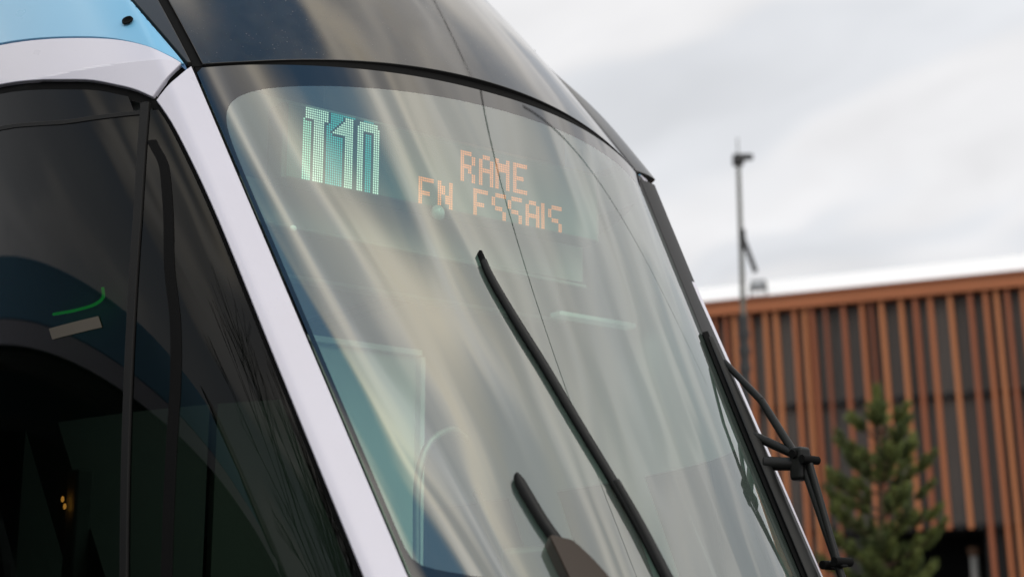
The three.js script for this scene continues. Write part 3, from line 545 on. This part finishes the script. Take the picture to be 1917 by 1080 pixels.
// ---------------------------------------------------------------- young pine
{
  const T = thing('pine_tree', 'young bushy green pine in front of the slatted building', 'tree', [3.31, 0, -14.62]);
  const bark = std([0.10, 0.062, 0.038], 0.95);
  part('trunk', [bar([0, 0, 0], [0.02, 1.6, 0], 0.055, 0.042, 10), bar([0.02, 1.6, 0], [0.04, 2.8, 0.01], 0.042, 0.025, 10), bar([0.04, 2.8, 0.01], [0.06, 3.72, 0.02], 0.025, 0.008, 8)], bark, T);
  const greens = [0, 1, 2].map((k) => phy([[0.14, 0.175, 0.042], [0.20, 0.235, 0.058], [0.10, 0.135, 0.036]][k], 0.75, { side: THREE.DoubleSide, transmission: 0.15, thickness: 0 }));
  const pos = [[], [], []], wood = [];
  const needle = (k, b, d, len, w) => { const D = unit(d), s = unit(cross(D, [rnd() - 0.5, rnd() - 0.5, rnd() - 0.5])); const tip = add(b, D, len), mid = add(b, D, len * 0.4); const A = add(mid, s, w), C = add(mid, s, -w); pos[k].push(...b, ...A, ...tip, ...b, ...tip, ...C); };
  const shoot = (b, d, len, nl) => { // a brush of needles round a twig
    const k = Math.floor(rnd() * 3), D = unit(d), n = Math.round(len * 950); wood.push(bar(b, add(b, D, len), 0.006, 0.003, 5));
    const e1 = unit(cross(D, [0.3, 0.2, 0.9])), e2 = cross(D, e1);
    for (let i = 0; i < n; i++) { const t = (i + rnd()) / n, a = rnd() * 6.283, o = 0.75 + 0.25 * rnd(); needle(k, add(b, D, len * t), add(add([D[0] * 0.75, D[1] * 0.75, D[2] * 0.75], e1, Math.cos(a) * o), e2, Math.sin(a) * o), nl * (0.7 + 0.5 * rnd()), 0.005); }
    for (let i = 0; i < 14; i++) { const a = rnd() * 6.283; needle(k, add(b, D, len), add(add(D, e1, Math.cos(a) * 0.35), e2, Math.sin(a) * 0.35), nl, 0.005); }
  };
  const axis = (y) => [0.02 + 0.04 * y / 3.7, y, 0];
  shoot(axis(3.62), [0.02, 1, 0], 0.26, 0.075);
  for (let a = 0; a < 4; a++) shoot(axis(3.58), [Math.cos(a * 1.6) * 0.5, 1, Math.sin(a * 1.6) * 0.5], 0.15, 0.07);
  for (let y = 3.42; y > 0.45; y -= 0.24) {
    const nb = 5 + Math.floor(rnd() * 2), R = Math.min(0.46, 0.14 + (3.62 - y) * 0.36), a0 = rnd() * 6.283;
    for (let i = 0; i < nb; i++) {
      const a = a0 + i / nb * 6.283 + (rnd() - 0.5) * 0.5, r = R * (0.72 + 0.45 * rnd()), up = 0.28 + 0.30 * rnd(), b = axis(y + (rnd() - 0.5) * 0.1), dir = [Math.cos(a), up, Math.sin(a)];
      const end = add(b, dir, r); wood.push(bar(b, end, 0.012, 0.006, 6));
      const steps = Math.max(1, Math.round(r / 0.15));
      for (let q = 1; q <= steps; q++) { const p = add(b, dir, r * q / steps * 0.9); for (const sd of [-1, 1]) shoot(p, [Math.cos(a + sd * 0.75), 0.75 + 0.3 * rnd(), Math.sin(a + sd * 0.75)], 0.10 + 0.08 * rnd(), 0.06); }
      shoot(end, [Math.cos(a) * 0.7, 0.85, Math.sin(a) * 0.7], 0.15 + 0.06 * rnd(), 0.065);
    }
  }
  part('branches', wood.map((g) => g), bark, T);
  pos.forEach((p, k) => { const g = new THREE.BufferGeometry(); g.setAttribute('position', new THREE.Float32BufferAttribute(p, 3)); g.computeVertexNormals(); part('crown', g, greens[k], T); });
}

// ---------------------------------------------------------------- overhead wires (mirrored in windscreen and roof front)
{
  const toW = (u, h, w) => { const v = new THREE.Vector3(u, h + EYE, w); tram.updateMatrixWorld(); return tram.localToWorld(v).toArray(); };
  const line = (name, a, b, r, label) => { const g = bar(toW(...a), toW(...b), r, r, 8); const m = part(numbered(name), g, std([0.03, 0.026, 0.022], 0.5, { metalness: 0.5 }), scene); tag(m, label, 'wire', 'overhead line wires'); };
  const A = [1.50, 0.30], dA = [0.25, 2.04];
  line('overhead_wire', [A[0] - dA[0] * 1.2, 4, A[1] - dA[1] * 1.2], [A[0] + dA[0] * 5, 4, A[1] + dA[1] * 5], 0.008, 'thin overhead contact wire running along the track above the tram');
  line('overhead_wire', [2.1, 4.02, 0.22], [8.2, 4.02, -2.28], 0.008, 'thin span wire crossing above the tram towards the building');
}

// ---------------------------------------------------------------- bare tree, mirrored in the cab side window
{
  const T = thing('bare_tree', 'leafless winter tree behind the camera, mirrored in the side glazing', 'tree', [-8.0, 0, 4.6]);
  const bark = std([0.05, 0.042, 0.035], 0.95), list = [], trunk = [];
  const grow = (p, d, len, r, lv) => { const q = add(p, d, len); (lv > 4 ? trunk : list).push(bar(p, q, r, r * 0.72, lv > 3 ? 9 : 5)); if (!lv) return; const n = lv > 4 ? 4 : 3; for (let i = 0; i < n; i++) { const k = 0.62; grow(q, unit([d[0] + (rnd() - 0.5) * 2 * k, d[1] + (rnd() - 0.25) * 0.6, d[2] + (rnd() - 0.5) * 2 * k]), len * (0.66 + 0.2 * rnd()), r * 0.62, lv - 1); } };
  grow([0, 0, 0], [0.02, 1, 0], 2.4, 0.17, 6);
  part('trunk', trunk, bark, T); part('crown', list, bark, T);
}

renderer.render(scene, camera);
